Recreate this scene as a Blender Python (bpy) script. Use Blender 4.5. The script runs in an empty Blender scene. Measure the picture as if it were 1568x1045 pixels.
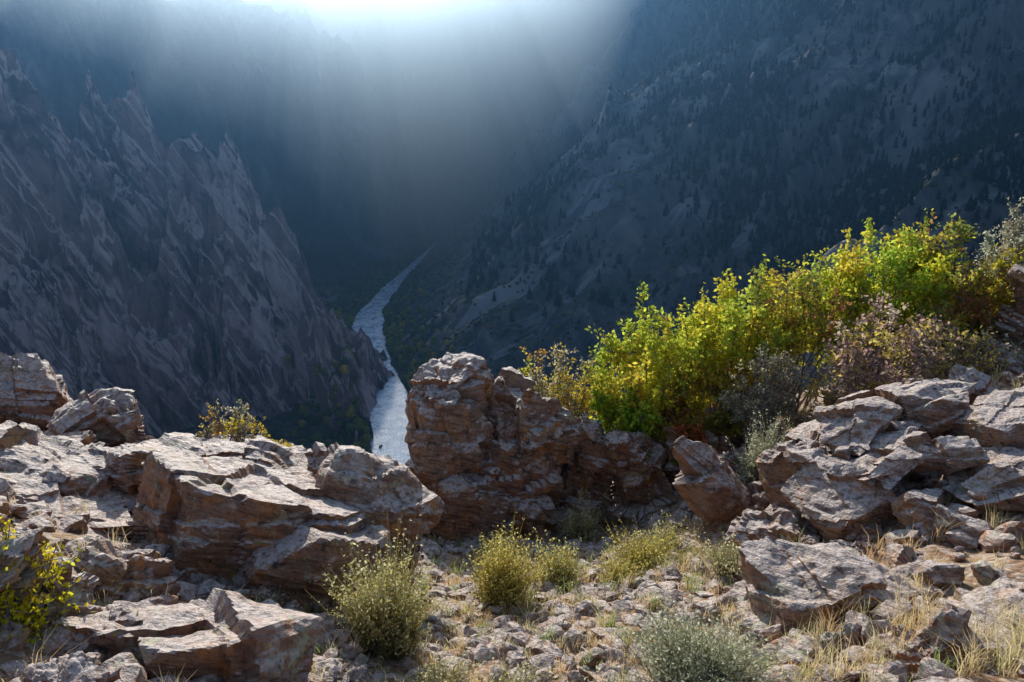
import bpy, math, numpy as np
from mathutils import Vector, Euler
scene=bpy.context.scene
rng=np.random.default_rng(7)
# ---------------------------------------------------------------- noise
def _h(ix,iy,iz,s):
    n=(ix*374761393+iy*668265263+iz*1274126177+s*974711)&0xFFFFFFFF
    n=((n^(n>>13))*1274126177)&0xFFFFFFFF
    n=n^(n>>16)
    return (n&0xFFFFFF)/float(0xFFFFFF)*2-1
def vn(x,y,z=None,s=0,lin=False):
    x=np.asarray(x,float); y=np.asarray(y,float)
    fx=np.floor(x); fy=np.floor(y)
    ix=fx.astype(np.int64); iy=fy.astype(np.int64)
    u=x-fx; v=y-fy
    if not lin: u=u*u*(3-2*u); v=v*v*(3-2*v)
    def lay(iz):
        return ((_h(ix,iy,iz,s)*(1-u)+_h(ix+1,iy,iz,s)*u)*(1-v)+(_h(ix,iy+1,iz,s)*(1-u)+_h(ix+1,iy+1,iz,s)*u)*v)
    if z is None: return lay(np.int64(0))
    fz=np.floor(z); iz=fz.astype(np.int64); w=z-fz
    if not lin: w=w*w*(3-2*w)
    return lay(iz)*(1-w)+lay(iz+1)*w
def fbm(x,y,z=None,o=4,s=0,g=.5):
    a=1.;t=0;n=0;f=1.
    for i in range(o):
        t=t+a*vn(x*f+i*17.3,y*f-i*9.1,None if z is None else z*f+i*3.7,s+i); n+=a; a*=g; f*=2.03
    return t/n
def ridg(x,y,z=None,o=4,s=0,g=.5):
    a=1.;t=0;n=0;f=1.
    for i in range(o):
        r=1-np.abs(vn(x*f+i*7.3,y*f-i*5.1,None if z is None else z*f+i*3.7,s+i))*1.6
        t=t+a*r; n+=a; a*=g; f*=2.1
    return t/n
# ---------------------------------------------------------------- mesh helper
def mk(name,V,quads=None,tris=None,mats=(),col=None,qm=None,tm=None,smooth=False,parent=None):
    V=np.asarray(V,np.float32)
    q=np.zeros((0,4),np.int32) if quads is None else np.asarray(quads,np.int32).reshape(-1,4)
    t=np.zeros((0,3),np.int32) if tris is None else np.asarray(tris,np.int32).reshape(-1,3)
    me=bpy.data.meshes.new(name)
    me.vertices.add(len(V)); me.vertices.foreach_set('co',V.ravel())
    nl=len(q)*4+len(t)*3
    me.loops.add(nl); me.loops.foreach_set('vertex_index',np.concatenate([q.ravel(),t.ravel()]))
    me.polygons.add(len(q)+len(t))
    me.polygons.foreach_set('loop_start',np.concatenate([np.arange(len(q))*4,len(q)*4+np.arange(len(t))*3]).astype(np.int32))
    for m in mats: me.materials.append(m)
    if qm is not None or tm is not None:
        a=np.zeros(len(q),np.int32) if qm is None else np.asarray(qm,np.int32)
        b=np.zeros(len(t),np.int32) if tm is None else np.asarray(tm,np.int32)
        me.polygons.foreach_set('material_index',np.concatenate([a,b]))
    me.polygons.foreach_set('use_smooth',np.full(len(q)+len(t),smooth))
    me.update(calc_edges=True)
    if col is not None:
        ca=me.color_attributes.new('Col','FLOAT_COLOR','POINT')
        c=np.ones((len(V),4),np.float32); c[:,:3]=col
        ca.data.foreach_set('color',c.ravel())
    ob=bpy.data.objects.new(name,me); scene.collection.objects.link(ob)
    if parent: ob.parent=parent
    return ob
def grid_quads(nx,ny):
    i=np.arange(nx-1)[None,:]; j=np.arange(ny-1)[:,None]
    a=j*nx+i
    return np.stack([a,a+1,a+1+nx,a+nx],-1).reshape(-1,4)
# ---------------------------------------------------------------- node helper
def newmat(name):
    m=bpy.data.materials.new(name); m.use_nodes=True
    nt=m.node_tree; nt.nodes.clear()
    out=nt.nodes.new('ShaderNodeOutputMaterial')
    return m,nt,out
class NB:
    def __init__(s,nt): s.nt=nt
    def n(s,t,**k):
        x=s.nt.nodes.new(t)
        for a,b in k.items(): setattr(x,a,b)
        return x
    def l(s,a,b): s.nt.links.new(a,b)
    def noise(s,vec,scale,det=6,rough=.6,dist=0.):
        x=s.n('ShaderNodeTexNoise'); x.inputs['Scale'].default_value=scale; x.inputs['Detail'].default_value=det
        x.inputs['Roughness'].default_value=rough; x.inputs['Distortion'].default_value=dist
        s.l(vec,x.inputs['Vector']); return x.outputs['Fac']
    def mapping(s,vec,sc=(1,1,1),rot=(0,0,0)):
        x=s.n('ShaderNodeMapping'); x.inputs['Scale'].default_value=sc; x.inputs['Rotation'].default_value=rot
        s.l(vec,x.inputs['Vector']); return x.outputs['Vector']
    def ramp(s,fac,stops):
        x=s.n('ShaderNodeValToRGB'); e=x.color_ramp.elements
        while len(e)<len(stops): e.new(.5)
        for i,(p,c) in enumerate(stops):
            e[i].position=p; e[i].color=(*c,1) if not isinstance(c,(int,float)) else (c,c,c,1)
        s.l(fac,x.inputs['Fac']); return x.outputs['Color']
    def mix(s,f,a,b,mode='MIX'):
        x=s.n('ShaderNodeMix',data_type='RGBA',blend_type=mode)
        for v,i in ((f,0),(a,6),(b,7)):
            if hasattr(v,'is_output'): s.l(v,x.inputs[i])
            elif i==0: x.inputs[0].default_value=v
            else: x.inputs[i].default_value=(*v,1)
        return x.outputs[2]
    def math(s,op,a,b=0.,clamp=False):
        x=s.n('ShaderNodeMath',operation=op); x.use_clamp=clamp
        for v,i in ((a,0),(b,1)):
            if hasattr(v,'is_output'): s.l(v,x.inputs[i])
            else: x.inputs[i].default_value=v
        return x.outputs[0]
    def bump(s,h,dist,strength=1.,nrm=None):
        x=s.n('ShaderNodeBump'); x.inputs['Distance'].default_value=dist; x.inputs['Strength'].default_value=strength
        s.l(h,x.inputs['Height'])
        if nrm is not None: s.l(nrm,x.inputs['Normal'])
        return x.outputs['Normal']
    def princ(s,col,rough=.9,nrm=None,spec=.25):
        x=s.n('ShaderNodeBsdfPrincipled')
        if hasattr(col,'is_output'): s.l(col,x.inputs['Base Color'])
        else: x.inputs['Base Color'].default_value=(*col,1)
        if hasattr(rough,'is_output'): s.l(rough,x.inputs['Roughness'])
        else: x.inputs['Roughness'].default_value=rough
        x.inputs['Specular IOR Level'].default_value=spec
        if nrm is not None: s.l(nrm,x.inputs['Normal'])
        return x.outputs[0]
    def pos(s): return s.n('ShaderNodeNewGeometry').outputs['Position']
    def nz(s):
        g=s.n('ShaderNodeNewGeometry'); x=s.n('ShaderNodeSeparateXYZ'); s.l(g.outputs['Normal'],x.inputs[0]); return x.outputs['Z']

def rock_material():
    m,nt,out=newmat('weathered_gneiss'); b=NB(nt); p=b.pos()
    n1=b.noise(p,.9,5,.6,.4); n2=b.noise(p,4.,8,.65); n3=b.noise(p,22,6,.7)
    st=b.mapping(b.mapping(p,(1,1,1),(0.4,-.25,0.2)),(3.,3.,24.)); ns=b.noise(st,1.,5,.6,.3)
    c=b.ramp(n1,[(.3,(.27,.115,.07)),(.45,(.38,.20,.115)),(.55,(.36,.23,.165)),(.7,(.52,.30,.13))])
    c=b.mix(b.ramp(n2,[(.52,0.),(.70,.6)]),c,(.38,.30,.26))
    c=b.mix(b.ramp(ns,[(.38,.65),(.52,0.)]),c,(.10,.055,.04))
    c=b.mix(b.ramp(n2,[(.34,.85),(.47,0.)]),c,(.60,.25,.075))
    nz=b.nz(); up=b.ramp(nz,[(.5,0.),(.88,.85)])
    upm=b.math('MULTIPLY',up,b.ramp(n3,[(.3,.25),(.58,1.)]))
    c=b.mix(upm,c,(.80,.69,.62))  # pale weathered tops, whitened further to imitate sunlit highlights
    lm=b.noise(p,2.6,10,.78,.6)
    c=b.mix(b.ramp(lm,[(.57,0.),(.61,.7)]),c,(.48,.49,.33))
    l3=b.noise(p,5.3,10,.8,.2)
    c=b.mix(b.ramp(l3,[(.60,0.),(.63,.8)]),c,(.57,.43,.10))
    l2=b.noise(p,7.,8,.75,.2)
    c=b.mix(b.ramp(l2,[(.57,0.),(.63,.85)]),c,(.045,.037,.032))
    c=b.mix(b.ramp(n3,[(.32,.65),(.5,0.)]),c,(.10,.055,.038))
    h=b.math('ADD',b.math('MULTIPLY',n3,.45),b.math('MULTIPLY',ns,1.))
    h=b.math('ADD',h,n2)
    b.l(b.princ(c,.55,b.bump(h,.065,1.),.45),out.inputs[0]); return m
def ground_material():
    m,nt,out=newmat('gravelly_soil'); b=NB(nt); p=b.pos()
    n1=b.noise(p,1.2,6); n2=b.noise(p,9,8,.7)
    c=b.ramp(n1,[(.3,(.20,.105,.065)),(.5,(.33,.20,.12)),(.7,(.42,.31,.18))])
    vo=b.n('ShaderNodeTexVoronoi'); vo.inputs['Scale'].default_value=14; b.l(p,vo.inputs['Vector'])
    bw=b.n('ShaderNodeRGBToBW'); b.l(vo.outputs['Color'],bw.inputs[0])
    c=b.mix(b.ramp(bw.outputs[0],[(.5,0.),(.6,.75)]),c,(.55,.45,.36))
    c=b.mix(b.ramp(n2,[(.35,.6),(.5,0.)]),c,(.10,.065,.045))
    h=b.math('ADD',b.math('SUBTRACT',1.,vo.outputs['Distance']),n2)
    b.l(b.princ(c,.95,b.bump(h,.03,1.)),out.inputs[0]); return m
def canyon_material(name,rockcols,vegcols,vegamt,sc=1.,scree=None,vein=None):
    m,nt,out=newmat(name); b=NB(nt); p=b.pos()
    n1=b.noise(p,.011*sc,7,.6,.3); n2=b.noise(p,.05*sc,8,.7)
    vs=b.mapping(b.mapping(p,(1,1,1),(.12,.28,0)),(.05*sc,.05*sc,.016*sc)); nv=b.noise(vs,1.,8,.68,.5)
    c=b.ramp(nv,[(.33,rockcols[0]),(.48,rockcols[1]),(.58,rockcols[2]),(.68,rockcols[3])])
    c=b.mix(b.ramp(n1,[(.42,0.),(.6,.6)]),c,rockcols[2])
    if vein:
        c=b.mix(b.ramp(n1,[(.36,.9),(.47,0.)]),c,rockcols[0])
        v1=b.mapping(b.mapping(p,(1,1,1),(.2,.6,.3)),(.035,.035,.0035)); v=b.noise(v1,1.,5,.55,.5)
        c=b.mix(b.ramp(v,[(.465,0.),(.49,.95),(.51,.95),(.535,0.)]),c,vein)
        v2=b.mapping(b.mapping(p,(1,1,1),(.1,.75,.1)),(.02,.02,.005)); v=b.noise(v2,1.,4,.6,.4)
        c=b.mix(b.ramp(v,[(.57,0.),(.62,.7)]),c,vein)
        c=b.mix(b.ramp(v,[(.34,.8),(.42,0.)]),c,rockcols[0])
    nz=b.nz(); v=b.math('ADD',nz,b.math('MULTIPLY',b.math('SUBTRACT',n2,.5),1.1))
    vm=b.math('MULTIPLY',b.ramp(v,[(vegamt,0.),(min(.99,vegamt+.16),1.)]),.9)
    vc=b.ramp(b.noise(p,.035*sc,9,.8),[(.36,vegcols[0]),(.5,vegcols[1]),(.62,vegcols[2])])
    c=b.mix(vm,c,vc)
    if scree:
        s1=b.mapping(b.mapping(p,(1,1,1),(0,0,-.45)),(.0028,.022,.003)); sn=b.noise(s1,1.,6,.65,.3)
        c=b.mix(b.ramp(sn,[(.54,0.),(.60,.85)]),c,scree)
        c=b.mix(b.ramp(sn,[(.36,.75),(.44,0.)]),c,vegcols[0])
    h=b.math('ADD',b.math('MULTIPLY',nv,1.2),n2)
    b.l(b.princ(c,.95,b.bump(h,9./sc,.9),.1),out.inputs[0]); return m
def leaf_material(name,trans=.5):
    m,nt,out=newmat(name); b=NB(nt)
    a=b.n('ShaderNodeAttribute',attribute_name='Col'); 
    d=b.n('ShaderNodeBsdfDiffuse'); t=b.n('ShaderNodeBsdfTranslucent'); mx=b.n('ShaderNodeMixShader')
    mx.inputs[0].default_value=trans
    b.l(a.outputs['Color'],d.inputs[0]); b.l(a.outputs['Color'],t.inputs[0])
    b.l(d.outputs[0],mx.inputs[1]); b.l(t.outputs[0],mx.inputs[2]); b.l(mx.outputs[0],out.inputs[0]); return m
def bark_material():
    m,nt,out=newmat('shrub_bark'); b=NB(nt); p=b.pos()
    b.l(b.princ(b.ramp(b.noise(p,30,4),[(.3,(.10,.075,.07)),(.7,(.32,.26,.24))]),.9),out.inputs[0]); return m
def water_material():
    m,nt,out=newmat('river_water'); b=NB(nt); p=b.pos()
    n=b.noise(p,.09,9,.75,.8); n2=b.noise(p,.5,6,.7)
    f=b.math('ADD',n,b.math('MULTIPLY',b.math('SUBTRACT',n2,.5),.5))
    c=b.ramp(f,[(.36,(.10,.22,.34)),(.46,(.50,.64,.78)),(.56,(.86,.93,.97))])
    b.l(b.princ(c,b.ramp(f,[(.4,.18),(.6,.40)]),b.bump(f,.9,.8),.6),out.inputs[0]); return m
ROCK=rock_material(); GROUND=ground_material(); LEAF=leaf_material('backlit_leaf',.6); GRASS=leaf_material('dry_grass_blade',.5); BARK=bark_material(); WATER=water_material()
CLIFF=canyon_material('dark_cliff_rock',[(.03,.022,.026),(.17,.11,.115),(.36,.22,.205),(.52,.37,.34)],[(.08,.08,.06),(.15,.14,.09),(.22,.18,.11)],.84,1.,vein=(.66,.50,.47))
SLOPE=canyon_material('canyon_slope',[(.02,.025,.035),(.07,.08,.09),(.15,.145,.14),(.30,.27,.25)],[(.012,.024,.02),(.045,.065,.04),(.21,.17,.085)],.78,1.,scree=(.33,.32,.32))
# ---------------------------------------------------------------- canyon terrain
RIV=np.array([(30,-300),(40,200),(0,420),(-60,580),(-117,723),(-150,832),(-189,948),(-209,1096),(-193,1219),(-181,1290),(-152,1454),(-130,1600),(-60,1800),(150,2000),(600,2150),(1300,2300),(2800,2500)],float)
def rdist(x,y):
    best=np.full(x.shape,1e9); sg=np.ones(x.shape)
    for a,c in zip(RIV[:-1],RIV[1:]):
        d=c-a; L=(d**2).sum(); t=np.clip(((x-a[0])*d[0]+(y-a[1])*d[1])/L,0,1)
        r=np.hypot(x-a[0]-t*d[0],y-a[1]-t*d[1]); cr=d[0]*(y-a[1])-d[1]*(x-a[0])
        m=r<best; best=np.where(m,r,best); sg=np.where(m,np.where(cr>0,-1.,1.),sg)
    return best*sg
def H(x,y):
    d=rdist(x,y); ad=np.abs(d)
    warp=fbm(x/160,y/160,o=3,s=11)*30*np.clip(ad/120-.2,0,1)
    a=x*.906+y*.42; bb=-x*.42+y*.906
    bb=bb+fbm(x/220,y/220,o=3,s=5)*60
    k=np.interp(y,[0,700,1000,1400,1700],[.40,.42,.46,.72,1.25])
    dr=np.maximum(d-24+warp,0)
    g=ridg(bb/210,a/1200,o=2,s=21)-.45
    g2=ridg(bb/70,a/420,o=3,s=31)-.45
    am=np.clip(dr/220,0,1)
    hr=-400+k*dr+am*(g*155+g2*66)+fbm(x/30,y/30,o=4,s=41)*9*np.clip(dr/40,0,1)
    crag=np.clip(ridg(x/90,y/90,o=4,s=47)-.45,0,1)*80*am
    hr=hr+crag*np.clip(y/800-.5,0,1)
    hr=np.minimum(hr,450+.1*(hr-450))
    dl=np.maximum(-d,0)
    st=np.interp(y,[600,1000,1150,1250,1350,1500],[640,560,290,150,85,50])
    u=dl-st+(ridg(x/120,y/120,o=4,s=51)-.45)*140+fbm(x/200,y/200,o=3,s=53)*50*np.clip(dl/80,0,1)
    rim=np.interp(x,[-2000,-700,-450,-370,-200,0,250,700],[15,17,28,38,70,230,600,780])  # right-hand rim raised out of view to block sun from the right slope
    pr=np.interp(u/300,[0,.1,.3,.35,.6,.66,.85,1.],[0,.06,.4,.44,.75,.79,.96,1.])
    hl=-400+(rim+400)*pr+.12*np.clip(dl-24,0,np.minimum(st,150))+fbm(x/40,y/40,o=4,s=61)*7*np.clip(dl/40-.5,0,1)*(1-.7*pr)
    h=np.where(d>0,hr,hl)
    h=np.where(ad<24,-403+ad/24*3,h)
    near=-12-1.25*y+25*(ridg(x/50,y/50,o=3,s=71)-.5)
    return np.maximum(h,near)
xs=np.arange(-1900,2300,5.5); ys=np.concatenate([np.arange(26,2400,5.),np.arange(2400,4200,30.)])
X,Y=np.meshgrid(xs,ys); Z=H(X,Y)
mk('canyon_terrain',np.stack([X,Y,Z],-1).reshape(-1,3),grid_quads(len(xs),len(ys)),mats=[SLOPE],smooth=True)
# near-left cliff fin
RIDGES=[[(-1000,950,5),(-620,800,0),(-512,800,-18),(-480,815,-22),(-458,845,-128),(-430,885,-66),(-400,892,-62),(-382,890,-122),(-344,880,-112),(-318,872,-152),(-302,870,-130),(-284,865,-200),(-250,850,-206),(-219,830,-295),(-182,800,-350),(-160,768,-405)],
 [(-414,888,-85),(-436,815,-190),(-449,765,-240),(-462,690,-335),(-470,600,-430)],
 [(-306,870,-150),(-302,800,-262),(-292,710,-380)],
 [(-246,850,-235),(-205,770,-338),(-150,700,-405)],
 [(-360,885,-135),(-366,800,-232),(-372,700,-370)],
 [(-485,800,-40),(-525,715,-150),(-590,600,-300)],
 [(-425,890,-90),(-480,960,-150),(-560,1050,-250)]]
def F(x,y):
    wx=x+fbm(x/60,y/60,o=3,s=81)*16; wy=y+fbm(x/60,y/60,o=3,s=83)*16
    best=np.full(x.shape,-1e9)
    fl=(ridg((wx+.3*wy)/52,wy/130,o=5,s=91,g=.58)-.4)
    for ri,R in enumerate(RIDGES):
        R=np.array(R,float)
        for a,c in zip(R[:-1],R[1:]):
            d=c[:2]-a[:2]; L=(d**2).sum(); t=np.clip(((wx-a[0])*d[0]+(wy-a[1])*d[1])/L,0,1)
            r=np.hypot(wx-a[0]-t*d[0],wy-a[1]-t*d[1])
            z=a[2]+(c[2]-a[2])*t
            sl=1.9 if ri==0 else 1.75
            rr=np.maximum(r-fl*42*np.clip(r/14,.2,1),-3)
            best=np.maximum(best,z-sl*rr-30*(1-np.exp(-np.maximum(rr,0)/11))+(9 if ri==0 else 16))
    q=best/46+fbm(x/70,y/70,o=2,s=95)*.8
    best=best+9*np.sin(q*6.283)*.7
    return best+fbm(x/9,y/9,o=4,s=97)*4+ (ridg(x/24,y/30,o=3,s=99)-.45)*24
xs=np.arange(-860,-90,1.7); ys=np.arange(560,1080,1.7)
X,Y=np.meshgrid(xs,ys); Z=F(X,Y)
q=grid_quads(len(xs),len(ys)); zf=Z.ravel(); q=q[(zf[q]>-418).any(1)]
mk('rock_spires',np.stack([X,Y,np.maximum(Z,-440)],-1).reshape(-1,3),q,mats=[CLIFF],smooth=False)
# river
def river():
    P=RIV[1:-4]
    t=np.linspace(0,len(P)-1,400); px=np.interp(t,range(len(P)),P[:,0]); py=np.interp(t,range(len(P)),P[:,1])
    kk=np.ones(9)/9; px[4:-4]=np.convolve(px,kk,'valid'); py[4:-4]=np.convolve(py,kk,'valid')
    dx=np.gradient(px); dy=np.gradient(py); l=np.hypot(dx,dy); nx=dy/l; ny=-dx/l
    w=np.interp(py,[200,700,950,1100,1200,1290,1400,1500,1600],[31,31,27,18,13,8,5,.5,.5])
    V=[];n=9
    for j in range(n):
        o=-1+2*j/(n-1); ww=w*(1+.22*vn(py/30+j*0,py*0+ (5 if o<0 else 9),s=3))
        V.append(np.stack([px+nx*ww*o,py+ny*ww*o,np.full(400,-398.2+0*py)],-1))
    mk('river',np.concatenate(V),grid_quads(400,n),mats=[WATER],smooth=True)
river()
# ---------------------------------------------------------------- distant vegetation
def inst(name,T,tri,pos,sc,cols,mat):
    n=len(pos); ang=rng.uniform(0,6.283,n); c,s=np.cos(ang),np.sin(ang)
    V=np.empty((n,len(T),3)); 
    V[...,0]=(T[:,0][None]*c[:,None]-T[:,1][None]*s[:,None])*sc[:,0:1]
    V[...,1]=(T[:,0][None]*s[:,None]+T[:,1][None]*c[:,None])*sc[:,0:1]
    V[...,2]=T[:,2][None]*sc[:,1:2]
    V+=pos[:,None,:]
    tr=tri[None]+(np.arange(n)*len(T))[:,None,None]
    C=np.repeat(cols[:,None,:],len(T),1)*rng.uniform(.7,1.25,(n,len(T),1))
    return mk(name,V.reshape(-1,3),tris=tr.reshape(-1,3),mats=[mat],col=C.reshape(-1,3))
T=[];tr=[]
for k in range(5):
    z0=.12+.17*k; z1=z0+.34; r=.26*(1-k*.18); b0=len(T)
    for j in range(7):
        a=j/7*6.283+k; rr=r*(1.15 if j%2 else .75); T.append((math.cos(a)*rr,math.sin(a)*rr,z0-.03*(j%2)))
    T.append((0,0,min(z1,1.)))
    for j in range(7): tr.append((b0+j,b0+(j+1)%7,b0+7))
b0=len(T); T+= [(.03,0,-.1),(-.02,.03,-.1),(-.02,-.03,-.1),(0,0,.5)]; tr+=[(b0,b0+1,b0+3),(b0+1,b0+2,b0+3),(b0+2,b0,b0+3)]
T=np.array(T);tr=np.array(tr)
n=100000; x=rng.uniform(-60,1500,n); y=rng.uniform(560,1900,n)
dn=fbm(x/140,y/140,o=4,s=201); d=rdist(x,y)
pr=np.clip(.10+dn*1.5+np.clip((x-160)/420,-.1,.9),0.01,1)
m=(rng.uniform(0,1,n)<pr*.7)&(d>60); x=x[m];y=y[m]
z=H(x,y); hh=rng.uniform(8,18,len(x)); sc=np.stack([hh*.95,hh],-1)
cols=np.array([(.012,.028,.02)])*rng.uniform(.5,1.7,(len(x),1))
inst('conifer_forest',T,tr,np.stack([x,y,z-.3],-1),sc,cols,LEAF)
import bmesh
def ico(l):
    bm=bmesh.new(); bmesh.ops.create_icosphere(bm,subdivisions=l,radius=1.)
    bm.verts.ensure_lookup_table()
    v=np.array([w.co[:] for w in bm.verts]); f=np.array([[w.index for w in g.verts] for g in bm.faces]); bm.free()
    return v/np.linalg.norm(v,axis=1)[:,None],f
B,Bf=ico(2); 
r=np.random.default_rng(3); Bl=B*(.7+.6*r.uniform(0,1,(len(B),1))); Bl[:,2]=Bl[:,2]*.9+.3
n=12000; x=rng.uniform(-120,1100,n); y=rng.uniform(560,1800,n); d=rdist(x,y); m=d>40; x=x[m];y=y[m]
z=H(x,y); s0=rng.uniform(1.,3.,len(x)); pal=np.array([(.06,.08,.03),(.12,.12,.04),(.24,.18,.05),(.26,.10,.05),(.05,.07,.03)])
inst('slope_scrub',Bl,Bf,np.stack([x,y,z],-1),np.stack([s0,s0*.8],-1),pal[rng.integers(0,5,len(x))],LEAF)
n=14000; y=rng.uniform(640,1700,n); x=np.interp(y,RIV[:13,1],RIV[:13,0])+rng.uniform(-120,90,n); d=rdist(x,y)
bk=np.interp(y,[600,950,1100,1230,1300],[34,30,20,14,9])
pr=np.exp(-np.clip(np.abs(d)-bk,0,200)/24.); m=(np.abs(d)>bk)&(rng.uniform(0,1,n)<pr*.7); x=x[m];y=y[m]
z=np.maximum(H(x,y),F(x,y)); m=z<-340; x=x[m];y=y[m];z=z[m]; s0=rng.uniform(1.8,5,len(x)); pal=np.array([(.26,.27,.05),(.46,.36,.05),(.12,.18,.05),(.18,.23,.06)])
inst('riverside_trees',Bl,Bf,np.stack([x,y,z+1],-1),np.stack([s0,s0*1.2],-1),pal[rng.integers(0,4,len(x))],LEAF)
# ---------------------------------------------------------------- foreground ground
def G(x,y):
    x=np.asarray(x,float);y=np.asarray(y,float)
    R=np.interp(x,[-14,-7,-4,-2,-.9,1.1,2.5,4,6,9,16],[2.0,1.5,1.0,.4,0,0,.5,1.5,2.5,3.1,4.5])
    R=np.where(x>0,R*np.clip((y-3)/8,.25,1),R)
    ye=np.interp(x,[-14,-6,-3,-1.8,0,3,6,12],[11,10.6,9.8,9.4,11.8,13,15,17])
    g=-2.2-.5*y+R
    e=np.maximum(y-ye,0); g=g-1.9*e
    return g+fbm(x/1.6,y/1.6,o=4,s=301)*.22+fbm(x/.3,y/.3,o=3,s=305)*.045
xs=np.arange(-18,22,.075); ys=np.arange(.3,34,.075)
X,Y=np.meshgrid(xs,ys)
mk('ground',np.stack([X,Y,G(X,Y)],-1).reshape(-1,3),grid_quads(len(xs),len(ys)),mats=[GROUND],smooth=True)
# ---------------------------------------------------------------- rocks
ICO={l:ico(l) for l in (2,3,5,6)}
def rock_v(lvl,half,rot,seed,strata=.19,amp=.085,rough=.055,pl=18):
    D,Fc=ICO[lvl]; r=np.random.default_rng(seed)
    N=r.normal(size=(pl,3)); N/=np.linalg.norm(N,axis=1)[:,None]
    dd=r.uniform(.76,1.1,pl)
    A=np.array([(1,0,0),(-1,0,0),(0,1,0),(0,-1,0),(0,0,1),(0,0,-1)],float)+r.normal(size=(6,3))*.14
    A/=np.linalg.norm(A,axis=1)[:,None]
    N=np.concatenate([N,A]); dd=np.concatenate([dd,r.uniform(.78,.95,6)])
    c=D@N.T; R=np.where(c>.05,dd[None]/np.maximum(c,.05),9.).min(1); R=np.minimum(R,1.5)
    p=D*R[:,None]*np.array(half)
    s=float(min(half)) 
    if lvl>=5:
        o=r.uniform(0,50)
        tl=r.uniform(-.4,.4,2)
        w=vn(p[:,0]*1.1+o,p[:,1]*1.1,p[:,2]*1.1,s=seed)*.08
        lc=(p[:,2]+w+tl[0]*p[:,0]+tl[1]*p[:,1])/strata+o
        lc=lc+.35*np.sin(lc*1.7)
        lay=np.floor(lc)
        ox=_h(lay.astype(np.int64),np.int64(3),np.int64(seed),5)
        sk=p[:,0]+.35*p[:,1]; sl=p[:,1]-.25*p[:,0]
        cx=np.floor(sk/(strata*2.6)+ox*2+w*2).astype(np.int64); cy=np.floor(sl/(strata*3)+ox*3+w*2).astype(np.int64)
        blk=_h(cx,cy,lay.astype(np.int64),seed)
        hor=D.copy(); hor[:,2]*=.4
        p=p+hor*((ox*.7+blk*.8)*amp)[:,None]
        bx=np.floor(sk/.6+o+.3*p[:,2]).astype(np.int64); by=np.floor(sl/.66+.3*o).astype(np.int64); bz=np.floor(lc*strata/.6).astype(np.int64)
        big=_h(bx,by,bz,seed+9)
        p=p+D*(big*amp*1.2)[:,None]
        u=p@np.array([[.8,.5,-.33],[-.55,.83,.1],[.3,.2,.93]]).T
        f=vn(u[:,0]*2.2+o,u[:,1]*2.2,u[:,2]*2.6,s=seed,lin=True)+.5*vn(u[:,0]*5.1+o,u[:,1]*5.1,u[:,2]*6,s=seed+3,lin=True)+.3*vn(u[:,1]*11+o,u[:,0]*11,u[:,2]*14,s=seed+4,lin=True)
        f2=fbm(p[:,0]*14+o,p[:,1]*14,p[:,2]*22,o=3,s=seed+2)
        p=p+D*(f*rough*1.3+f2*rough*.25)[:,None]
    else:
        p=p+D*(r.normal(size=(len(D),1))*.04*s)
    M=np.array(Euler([math.radians(a) for a in rot]).to_matrix())
    return p@M.T,Fc
def rocks(name,items):
    V=[];Fs=[];o=0
    for (c,half,rot,seed,lvl,*k) in items:
        p,f=rock_v(lvl,half,rot,seed,**(k[0] if k else {}))
        V.append(p+np.array(c)); Fs.append(f+o); o+=len(p)
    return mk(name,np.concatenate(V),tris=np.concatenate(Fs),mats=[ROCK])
BG=dict(strata=.36,amp=.085,rough=.06)
rocks('slab_boulder',[((-2.45,6.3,-4.5),(1.2,1.0,.68),(-12,15,16),1,6,BG),((-1.6,6.9,-4.75),(.55,.85,.85),(-14,24,26),2,6,BG),((-1.95,5.75,-4.85),(.9,.6,.88),(-8,17,14),3,6,BG),((-3.1,7.7,-4.75),(.7,.5,.3),(-10,5,-10),4,6),((-1.6,6.0,-5.3),(.45,.45,.75),(-12,12,34),61,6),((-2.85,5.5,-4.75),(.55,.45,.55),(-12,16,4),74,6,BG)])
rocks('layered_rock_ledge',[((-4.3,6.5,-4.5),(1.05,.75,.32),(-16,18,12),5,6),((-4.7,7.1,-4.25),(.8,.5,.22),(-12,14,-20),6,6),((-3.8,7.3,-4.35),(.5,.5,.26),(-18,20,25),7,5),((-3.85,5.6,-4.5),(.95,.55,.4),(-18,16,5),8,6,BG),((-5.2,6.2,-4.1),(.6,.8,.3),(-8,16,0),9,5),((-3.3,4.95,-4.65),(.75,.42,.42),(-16,18,-8),62,6,BG),((-4.3,5.2,-4.2),(.7,.55,.28),(-14,14,-18),75,6)])
rocks('boulder',[((-2.0,3.85,-3.86),(.76,.52,.44),(-18,12,12),10,6,BG),((-1.4,3.7,-4.3),(.4,.4,.22),(-12,14,40),11,5),((-2.8,3.75,-4.0),(.35,.4,.25),(-12,4,20),63,5)])
rocks('boulder',[((-7.1,10.2,-5.35),(.75,.7,.95),(5,12,10),12,6),((-6.4,9.6,-5.7),(.5,.5,.4),(5,25,10),13,5),((-8.3,10,-5),(.9,.8,.9),(0,5,40),64,5)])
rocks('boulder',[((-5.55,9.5,-5.25),(.62,.5,.62),(8,-14,20),14,6),((-4.95,9.2,-5.55),(.4,.4,.35),(8,24,0),15,5)])
rocks('layered_rock_ledge',[((-4.1,9.1,-5.35),(.85,.55,.34),(-14,8,5),16,6),((-3.6,8.6,-5.5),(.7,.5,.25),(-18,12,-12),17,6),((-4.8,8.2,-5.05),(.75,.5,.26),(-12,20,10),18,6),((-5.7,8.4,-5.0),(.6,.5,.3),(-12,-8,30),65,5)])
rocks('boulder',[((-2.85,9.1,-5.65),(.52,.45,.4),(4,18,14),19,6),((-2.25,8.7,-6.2),(.4,.5,.35),(-10,28,14),66,5)])
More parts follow.
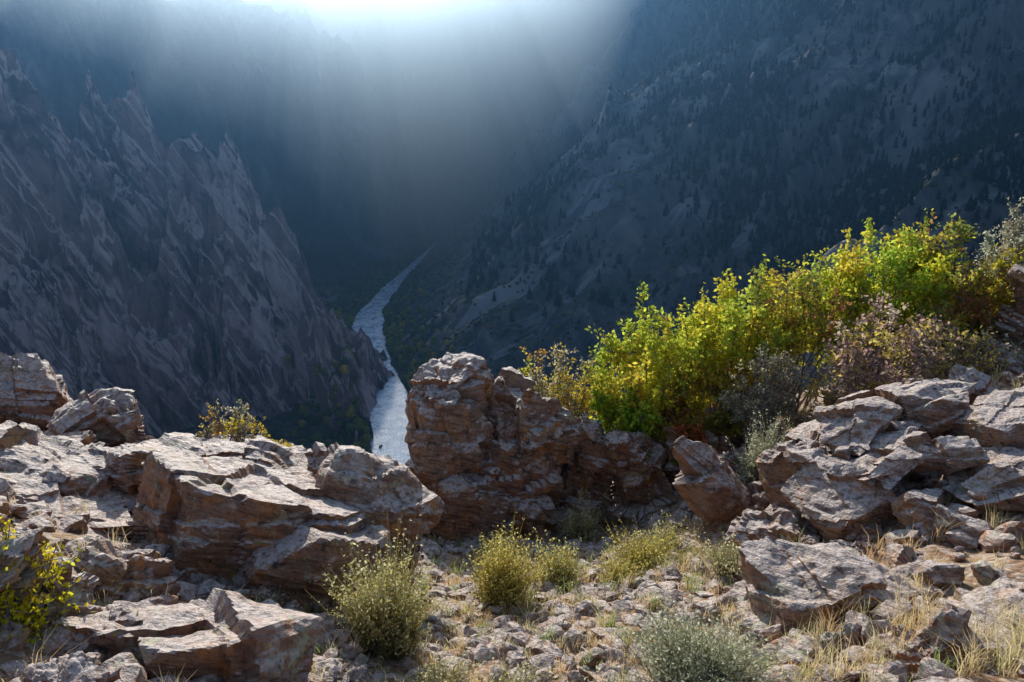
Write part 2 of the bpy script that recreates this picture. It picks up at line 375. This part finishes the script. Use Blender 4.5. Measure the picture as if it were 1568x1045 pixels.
VS=dict(strata=.34,amp=.12,rough=.09)
rocks('rock_outcrop',[((-.95,10.6,-6.05),(.72,.8,1.22),(-14,-9,12),20,6,VS),((-.05,10.8,-6.3),(.95,.8,1.2),(-16,6,-8),21,6,VS),((-.55,10.0,-6.7),(.9,.6,.9),(-24,8,20),22,6,VS),((-.8,10.8,-5.35),(.6,.5,.5),(0,-14,30),23,6,VS),((-1.75,9.7,-6.8),(.38,.42,.75),(5,10,0),24,6),((0,9.8,-7.1),(.6,.5,.55),(-14,10,44),67,6,VS)])
rocks('rock_outcrop',[((1.2,11,-6.6),(.42,.5,1.),(-10,8,10),25,6,VS),((2.05,10.8,-6.75),(.55,.55,.95),(-14,-10,25),26,6,VS),((.6,11.2,-6.6),(.4,.5,.8),(-5,-6,0),27,6,VS),((.9,10.6,-7.4),(.75,.5,.5),(-10,4,30),68,6),((3.0,11.2,-6.7),(.7,.6,.8),(-12,0,15),69,5)])
rocks('pointed_boulder',[((2.75,9.0,-5.8),(.34,.5,1.02),(-12,-38,8),28,6,dict(strata=.4,amp=.07)),((3.3,8.7,-5.9),(.5,.4,.45),(-12,18,20),29,5)])
rocks('rock_stack',[((4.2,8.6,-4.85),(.75,.6,.28),(-14,-18,10),30,6),((4.9,9.0,-4.55),(.9,.6,.26),(-14,-14,-8),31,6),((3.85,7.5,-4.95),(.62,.5,.42),(-8,-12,14),32,6,BG),((4.15,7.7,-4.5),(.55,.45,.13),(-14,-16,24),33,6),((4.5,6.9,-4.95),(.42,.4,.38),(-8,8,40),34,6,BG),((3.5,8.3,-5.1),(.45,.45,.5),(-8,-20,0),35,6),((5.2,7.3,-4.5),(.6,.5,.24),(-10,-16,0),36,6),((4.0,8.3,-4.45),(.5,.4,.1),(-12,-20,50),70,5),((5.7,8.2,-4.3),(.6,.5,.2),(-14,-10,30),72,6),((4.7,7.7,-4.45),(.4,.35,.14),(-14,-16,-20),73,5)])
rocks('boulder',[((2.95,5.65,-4.8),(.94,.52,.46),(-10,8,-6),37,6,dict(strata=.4,amp=.05)),((3.75,5.9,-4.75),(.3,.35,.3),(-16,20,30),38,5)])
rocks('rock_slab',[((2.65,4.25,-4.32),(.62,.45,.16),(-12,-4,10),39,6),((3.5,4.5,-4.1),(.4,.4,.15),(-12,-14,30),71,5)])
rocks('boulder',[((8.5,12,-4.6),(.6,.6,.85),(0,-8,10),40,6),((7.6,10.2,-4.9),(.6,.5,.3),(-14,-14,10),41,6),((6.6,8.6,-4.5),(.7,.6,.25),(-14,-14,10),42,6)])
def scatter(name,n,fn,smin,smax,lvl,seed,flat=.45,pw=2.2):
    r=np.random.default_rng(seed); V=[];Fs=[];o=0
    protos=[rock_v(lvl,(1,.8*r.uniform(.7,1.2),flat*r.uniform(.6,1.5)),(0,0,0),seed*50+i,**(dict(strata=.4,amp=.14,rough=.11) if lvl>=5 else {})) for i in range(14)]
    xy=fn(r,n); z=G(xy[:,0],xy[:,1])
    for i in range(n):
        p,f=protos[i%14]; s=smin+(smax-smin)*r.uniform()**pw
        M=np.array(Euler((r.normal(-.2,.4),r.normal(.1,.4),r.uniform(0,6.28))).to_matrix())
        V.append((p*s)@M.T+np.array([xy[i,0],xy[i,1],z[i]+s*flat*.35])); Fs.append(f+o); o+=len(p)
    return mk(name,np.concatenate(V),tris=np.concatenate(Fs),mats=[ROCK])
U=lambda x0,x1,y0,y1:(lambda r,n:np.stack([r.uniform(x0,x1,n),r.uniform(y0,y1,n)],-1))
scatter('scattered_rocks',80,U(-7,-1.4,2.9,10.),.14,.45,5,11,.5)
scatter('scattered_rocks',80,U(2.4,9.5,4.2,12),.14,.5,5,12,.5)
scatter('rubble',2000,U(-7,-1.2,2.8,9.5),.03,.18,3,13,.5)
scatter('rubble',1300,U(2.,10,3.5,13),.03,.2,3,14,.5)
scatter('scree',3000,U(-2.,2.8,3.2,9.5),.02,.15,3,15,.3,2.1)
# ---------------------------------------------------------------- plants
def prisms(p0,p1,r0,r1):
    n=len(p0); d=p1-p0; d/=np.linalg.norm(d,axis=1)[:,None]+1e-9
    a=np.cross(d,np.array([.31,.57,.76])); a/=np.linalg.norm(a,axis=1)[:,None]+1e-9; b=np.cross(d,a)
    V=np.empty((n,6,3)); 
    for j in range(3):
        c,s=math.cos(j*2.094),math.sin(j*2.094); o=a*c+b*s
        V[:,j]=p0+o*r0[:,None]; V[:,3+j]=p1+o*r1[:,None]
    base=(np.arange(n)*6)[:,None,None]
    Q=np.array([[0,1,4,3],[1,2,5,4],[2,0,3,5]])[None]+base
    return V.reshape(-1,3),Q.reshape(-1,4)
def leaves(pos,size,r):
    n=len(pos); a=r.normal(size=(n,3)); a/=np.linalg.norm(a,axis=1)[:,None]
    b=np.cross(a,r.normal(size=(n,3))); b/=np.linalg.norm(b,axis=1)[:,None]
    s=(size*r.uniform(.6,1.3,n))[:,None]
    V=np.stack([pos-a*s,pos+b*s*.55,pos+a*s,pos-b*s*.55],1)
    return V.reshape(-1,3),np.arange(n*4).reshape(-1,4)
def shrub(name,c,rad,pal,nclump=26,nl=190,leaf=.035,seed=0,base=None,sparse=1.,cs=.25):
    r=np.random.default_rng(seed); c=np.array(c,float); rad=np.array(rad,float)
    if base is None: base=np.array([c[0],c[1],float(G(c[0],c[1]))])
    base[2]=min(base[2],c[2]-rad[2]*.5)
    d=r.normal(size=(nclump,3)); d/=np.linalg.norm(d,axis=1)[:,None]
    cc=c+d*rad*(r.uniform(.25,1.12,nclump)**.6)[:,None]*np.array([1,1,.95])
    cc[:,2]=np.maximum(cc[:,2],c[2]-rad[2]*.75)
    b0=base+r.normal(size=(nclump,3))*np.array([.2,.2,.03])*rad.mean()
    mid=b0*.45+cc*.55+r.normal(size=(nclump,3))*.08; mid[:,2]+=.05
    P0=[b0,mid];P1=[mid,cc];R0=[np.full(nclump,.022*rad.mean()+.006),np.full(nclump,.013)];R1=[np.full(nclump,.013),np.full(nclump,.006)]
    nt=12; cr=rad.mean()*cs
    ti=np.repeat(np.arange(nclump),nt); td=r.normal(size=(nclump*nt,3)); td[:,2]+=.6
    ts=mid[ti]+(cc[ti]-mid[ti])*r.uniform(.5,1,(nclump*nt,1)); te=ts+td/np.linalg.norm(td,axis=1)[:,None]*cr*r.uniform(.6,1.9,(nclump*nt,1))
    P0.append(ts);P1.append(te);R0.append(np.full(len(ts),.006));R1.append(np.full(len(ts),.0025))
    Vs,Qs=prisms(np.concatenate(P0),np.concatenate(P1),np.concatenate(R0),np.concatenate(R1))
    k=int(nl*nclump*sparse); w=r.integers(0,len(te),k); f=r.uniform(.25,1.1,(k,1))
    lp=ts[w]+(te[w]-ts[w])*f+r.normal(size=(k,3))*cr*.17
    Vl,Ql=leaves(lp,leaf,r)
    pal=np.array(pal); cl=pal[r.integers(0,len(pal),nclump)]; lc=cl[ti[w]]
    alt=r.uniform(size=k)<.3; lc=np.where(alt[:,None],pal[r.integers(0,len(pal),k)],lc)*r.uniform(.65,1.3,(k,1))
    C=np.concatenate([np.full((len(Vs),3),.08),np.repeat(np.minimum(lc,.85),4,0)])
    return mk(name,np.concatenate([Vs,Vl]),np.concatenate([Qs,Ql+len(Vs)]),mats=[BARK,LEAF],col=C,qm=np.concatenate([np.zeros(len(Qs)),np.ones(len(Ql))]))
def bristle(name,items,leafy=5,leaf=.014):
    V=[];T3=[];Q=[];C=[];o=0
    for (x,y,rx,hgt,pal,n,seed) in items:
        r=np.random.default_rng(seed); z=float(G(x,y))-.03; pal=np.array(pal)
        th=r.uniform(0,6.283,n); el=np.arccos(r.uniform(.12,1,n)**.8)
        dr=np.stack([np.cos(th)*np.sin(el)*rx,np.sin(th)*np.sin(el)*rx,(.35+.65*np.cos(el))*hgt],-1)*r.uniform(.6,1.08,(n,1))
        lob=.72+.45*vn(th*1.3+seed,el*3,s=seed); dr=dr*lob[:,None]*1.1
        b=np.array([x,y,z])+r.normal(size=(n,3))*np.array([.18,.18,0])*rx
        m=b+dr*np.array([.42,.42,.55])+r.normal(size=(n,3))*.015; t=b+dr+r.normal(size=(n,3))*.02
        Vp,Qp=prisms(np.concatenate([b,m]),np.concatenate([m,t]),np.concatenate([np.full(n,.004),np.full(n,.0028)]),np.concatenate([np.full(n,.0028),np.full(n,.001)]))
        V.append(Vp);Q.append(Qp+o);o+=len(Vp)
        sc=pal[r.integers(0,len(pal),n)]*.9*r.uniform(.7,1.2,(n,1)); C.append(np.repeat(np.concatenate([sc*.7,sc]),6,0))
        k=n*leafy; w=r.integers(0,n,k); f=r.uniform(0,1.05,(k,1)); lp=m[w]+(t[w]-m[w])*f+r.normal(size=(k,3))*.012
        Vl,Ql=leaves(lp,leaf,r); V.append(Vl);Q.append(Ql+o);o+=len(Vl)
        C.append(np.repeat(pal[r.integers(0,len(pal),k)]*r.uniform(.7,1.5,(k,1)),4,0))
    return mk(name,np.concatenate(V),np.concatenate(Q),mats=[GRASS],col=np.minimum(np.concatenate(C),.85))
YG=[(.68,.66,.07),(.78,.68,.07),(.54,.60,.07),(.42,.52,.07),(.80,.62,.08)]
GR=[(.28,.50,.05),(.42,.60,.07),(.22,.38,.05),(.55,.58,.07)]
YE=[(.80,.62,.07),(.74,.58,.08),(.48,.48,.07),(.62,.38,.07)]
DK=[(.34,.38,.08),(.50,.34,.09),(.24,.28,.07),(.66,.54,.09),(.46,.22,.10)]
PK=[(.52,.33,.29),(.72,.56,.14),(.46,.31,.28),(.78,.62,.16),(.60,.49,.40)]
GY=[(.46,.42,.30),(.56,.50,.33),(.38,.38,.27)]
shrub('gambel_oak_shrub',(2.25,12,-5.35),(1.0,.9,1.15),YG,42,280,.042,1)
shrub('gambel_oak_shrub',(1.95,11.4,-6.0),(.7,.6,.6),GR,24,300,.042,2)
shrub('gambel_oak_shrub',(3.7,12.3,-4.85),(1.1,.9,1.05),YG,42,280,.042,3)
shrub('gambel_oak_shrub',(3.0,11.5,-5.8),(.9,.6,.7),DK,30,260,.04,4)
shrub('gambel_oak_shrub',(4.9,12.8,-4.55),(1.05,.9,1.0),DK+YG[:3],40,240,.04,5)
shrub('gambel_oak_shrub',(6.3,13,-4.2),(1.15,.9,1.1),YG+GR[1:2],46,300,.042,6)
shrub('gambel_oak_shrub',(7.7,13.2,-4.1),(1.15,.9,1.05),DK+YG[:2],44,260,.04,7)
shrub('gambel_oak_shrub',(6.9,12.2,-4.8),(1.0,.7,.7),DK,34,260,.04,8)
shrub('silver_leaf_shrub',(8.5,13,-3.55),(.65,.5,.7),GY+[(.50,.55,.40)],28,200,.028,9)
shrub('serviceberry_shrub',(5.35,10.7,-4.65),(1.1,.7,.9),PK,54,120,.034,10)
shrub('serviceberry_shrub',(6.6,11,-4.8),(.8,.6,.6),PK,30,100,.03,11)
shrub('gray_twig_shrub',(3.75,10.7,-5.1),(.62,.5,.65),GY,36,140,.022,12)
shrub('red_leaf_shrub',(2.7,10.9,-6.1),(.45,.4,.4),[(.62,.20,.08),(.52,.28,.07),(.32,.38,.07)],18,180,.034,13)
shrub('yellow_shrub',(.75,11.9,-5.65),(.9,.6,.65),YE+GY,40,170,.028,14)
shrub('yellow_shrub',(-3.75,9.3,-4.95),(.42,.35,.38),YE+GY+GY,20,90,.022,15)
shrub('yellow_shrub',(-3.15,9.0,-5.1),(.3,.25,.2),YE+GY,10,90,.022,16)
shrub('golden_currant_shrub',(-2.95,3.85,-3.2),(.3,.3,.36),[(.8,.68,.04),(.74,.68,.05),(.8,.6,.05)],34,90,.02,17,cs=.32)
SG=[(.54,.56,.42),(.64,.62,.44),(.42,.46,.32),(.70,.66,.44)]
RB=[(.76,.62,.18),(.68,.58,.2),(.54,.51,.2),(.80,.68,.24)]
PL=[(.72,.64,.39),(.62,.56,.33),(.56,.55,.3)]
bristle('rabbitbrush',[(-.1,6.5,.45,.85,RB,900,1)],9)
bristle('rabbitbrush',[(.5,7.2,.36,.62,RB+SG[:1],650,2)],8)
bristle('rabbitbrush',[(-.98,5.0,.45,1.1,PL+RB[1:3],1200,3)],8)
bristle('rabbitbrush',[(1.5,7.4,.5,.5,RB,700,4),(1.15,7.1,.3,.4,RB,350,41)],6)
bristle('sagebrush',[(1.3,4.25,.55,.65,SG,1300,5)],8)
bristle('sagebrush',[(3.4,9.3,.5,1.15,SG,900,6)],8)
bristle('rabbitbrush',[(.95,9.5,.35,.9,PL,500,7)],6)
bristle('rabbitbrush',[(2.3,6.9,.4,.5,PL,400,8),(1.9,8.1,.35,.5,PL,350,9),(.0,4.0,.35,.3,PL,350,10),(.55,3.95,.3,.3,SG,300,11),(-.5,4.2,.3,.35,PL,350,12)],4)
def grass(name,n,fn,hmin,hmax,seed,pal):
    r=np.random.default_rng(seed); xy=fn(r,n); nb=26
    c=np.repeat(xy,nb,0)+r.normal(size=(n*nb,2))*.035; hh=np.repeat(r.uniform(hmin,hmax,n),nb)*r.uniform(.5,1.1,n*nb)
    z=np.repeat(G(xy[:,0],xy[:,1]),nb)-.02; b=np.column_stack([c,z]); ln=r.normal(size=(n*nb,2))*.38
    m=b+np.column_stack([ln*hh[:,None]*.3,hh*.6]); t=b+np.column_stack([ln*hh[:,None],hh])
    a=r.uniform(0,6.283,n*nb); w=np.column_stack([np.cos(a),np.sin(a),a*0])*.0032
    V=np.stack([b-w,b+w,m+w*.8,m-w*.8,t],1).reshape(-1,3); k=(np.arange(n*nb)*5)[:,None]
    Q=k+np.array([[0,1,2,3]]); T3=k+np.array([[3,2,4]])
    pal=np.array(pal); C=np.repeat(np.repeat(pal[r.integers(0,len(pal),n)],nb,0)*r.uniform(.7,1.3,(n*nb,1)),5,0)
    mk(name,V,Q,T3,mats=[GRASS],col=np.minimum(C,.85))
GP=[(.74,.60,.34),(.66,.55,.32),(.60,.55,.3),(.68,.48,.25)]
grass('dry_grass',700,U(-2.,3,3.2,9.5),.08,.28,21,GP+[(.38,.46,.16)])
grass('dry_grass',700,U(2,10,4,13.5),.1,.38,22,GP)
grass('dry_grass',260,U(-7.5,-1.5,3,10.3),.08,.3,23,GP)
grass('dry_grass',60,lambda r,n:np.stack([r.normal(3.6,.5,n),r.normal(4.4,.45,n)],-1),.2,.5,24,GP)
# ---------------------------------------------------------------- haze filling the canyon
def haze(name,poly,z0,z1,col,dens,g):
    m,nt,out=newmat(name+'_air'); b=NB(nt)
    vs=b.n('ShaderNodeVolumeScatter'); vs.inputs['Color'].default_value=(*col,1); vs.inputs['Density'].default_value=dens; vs.inputs['Anisotropy'].default_value=g
    va=b.n('ShaderNodeVolumeAbsorption'); va.inputs['Color'].default_value=(*col,1); va.inputs['Density'].default_value=dens
    ad=b.n('ShaderNodeAddShader'); b.l(vs.outputs[0],ad.inputs[0]); b.l(va.outputs[0],ad.inputs[1])
    b.l(ad.outputs[0],out.inputs['Volume'])
    n=len(poly); V=[(x,y,z0) for x,y in poly]+[(x,y,z1) for x,y in poly]
    me=bpy.data.meshes.new(name); me.from_pydata(V,[],[list(range(n))[::-1],list(range(n,2*n))]+[[i,(i+1)%n,n+(i+1)%n,n+i] for i in range(n)])
    me.materials.append(m); o=bpy.data.objects.new(name,me); scene.collection.objects.link(o)
haze('canyon_haze',[(-1850,40),(2250,40),(2250,4100),(-1850,4100)],-445,110,(.22,.52,1.),.00014,.8)
haze('glow_mist',[(-1800,1130),(-330,1060),(-140,1040),(70,1300),(430,1800),(850,4000),(-1800,4000)],-440,90,(.70,.87,1.),.0022,.83)  # extra volume added behind the spires, shaped to carry the sun glow
# ---------------------------------------------------------------- light, sky, camera
el=math.radians(22); az=math.radians(11)
L=Vector((-math.sin(az)*math.cos(el),math.cos(az)*math.cos(el),math.sin(el)))
sd=bpy.data.lights.new('sun','SUN'); sd.energy=5; sd.angle=math.radians(.5); sd.color=(1,.94,.84)
so=bpy.data.objects.new('sun',sd); so.rotation_euler=L.to_track_quat('Z','Y').to_euler(); scene.collection.objects.link(so)
w=bpy.data.worlds.new('World'); scene.world=w; w.use_nodes=True; nt=w.node_tree; bg=nt.nodes['Background']
sk=nt.nodes.new('ShaderNodeTexSky'); sk.sky_type='NISHITA'; sk.sun_disc=False; sk.sun_elevation=el; sk.sun_rotation=-az+2*math.pi; sk.ozone_density=2.2; sk.dust_density=.7
nt.links.new(sk.outputs[0],bg.inputs[0]); bg.inputs[1].default_value=.15
cd=bpy.data.cameras.new('camera'); cd.lens=28; cd.sensor_width=36; cd.clip_end=9000; cd.clip_start=.05
co=bpy.data.objects.new('camera',cd); co.rotation_euler=(math.radians(90-22),0,0); scene.collection.objects.link(co); scene.camera=co
scene.view_settings.view_transform='Standard'; scene.view_settings.look='None'; scene.view_settings.exposure=0
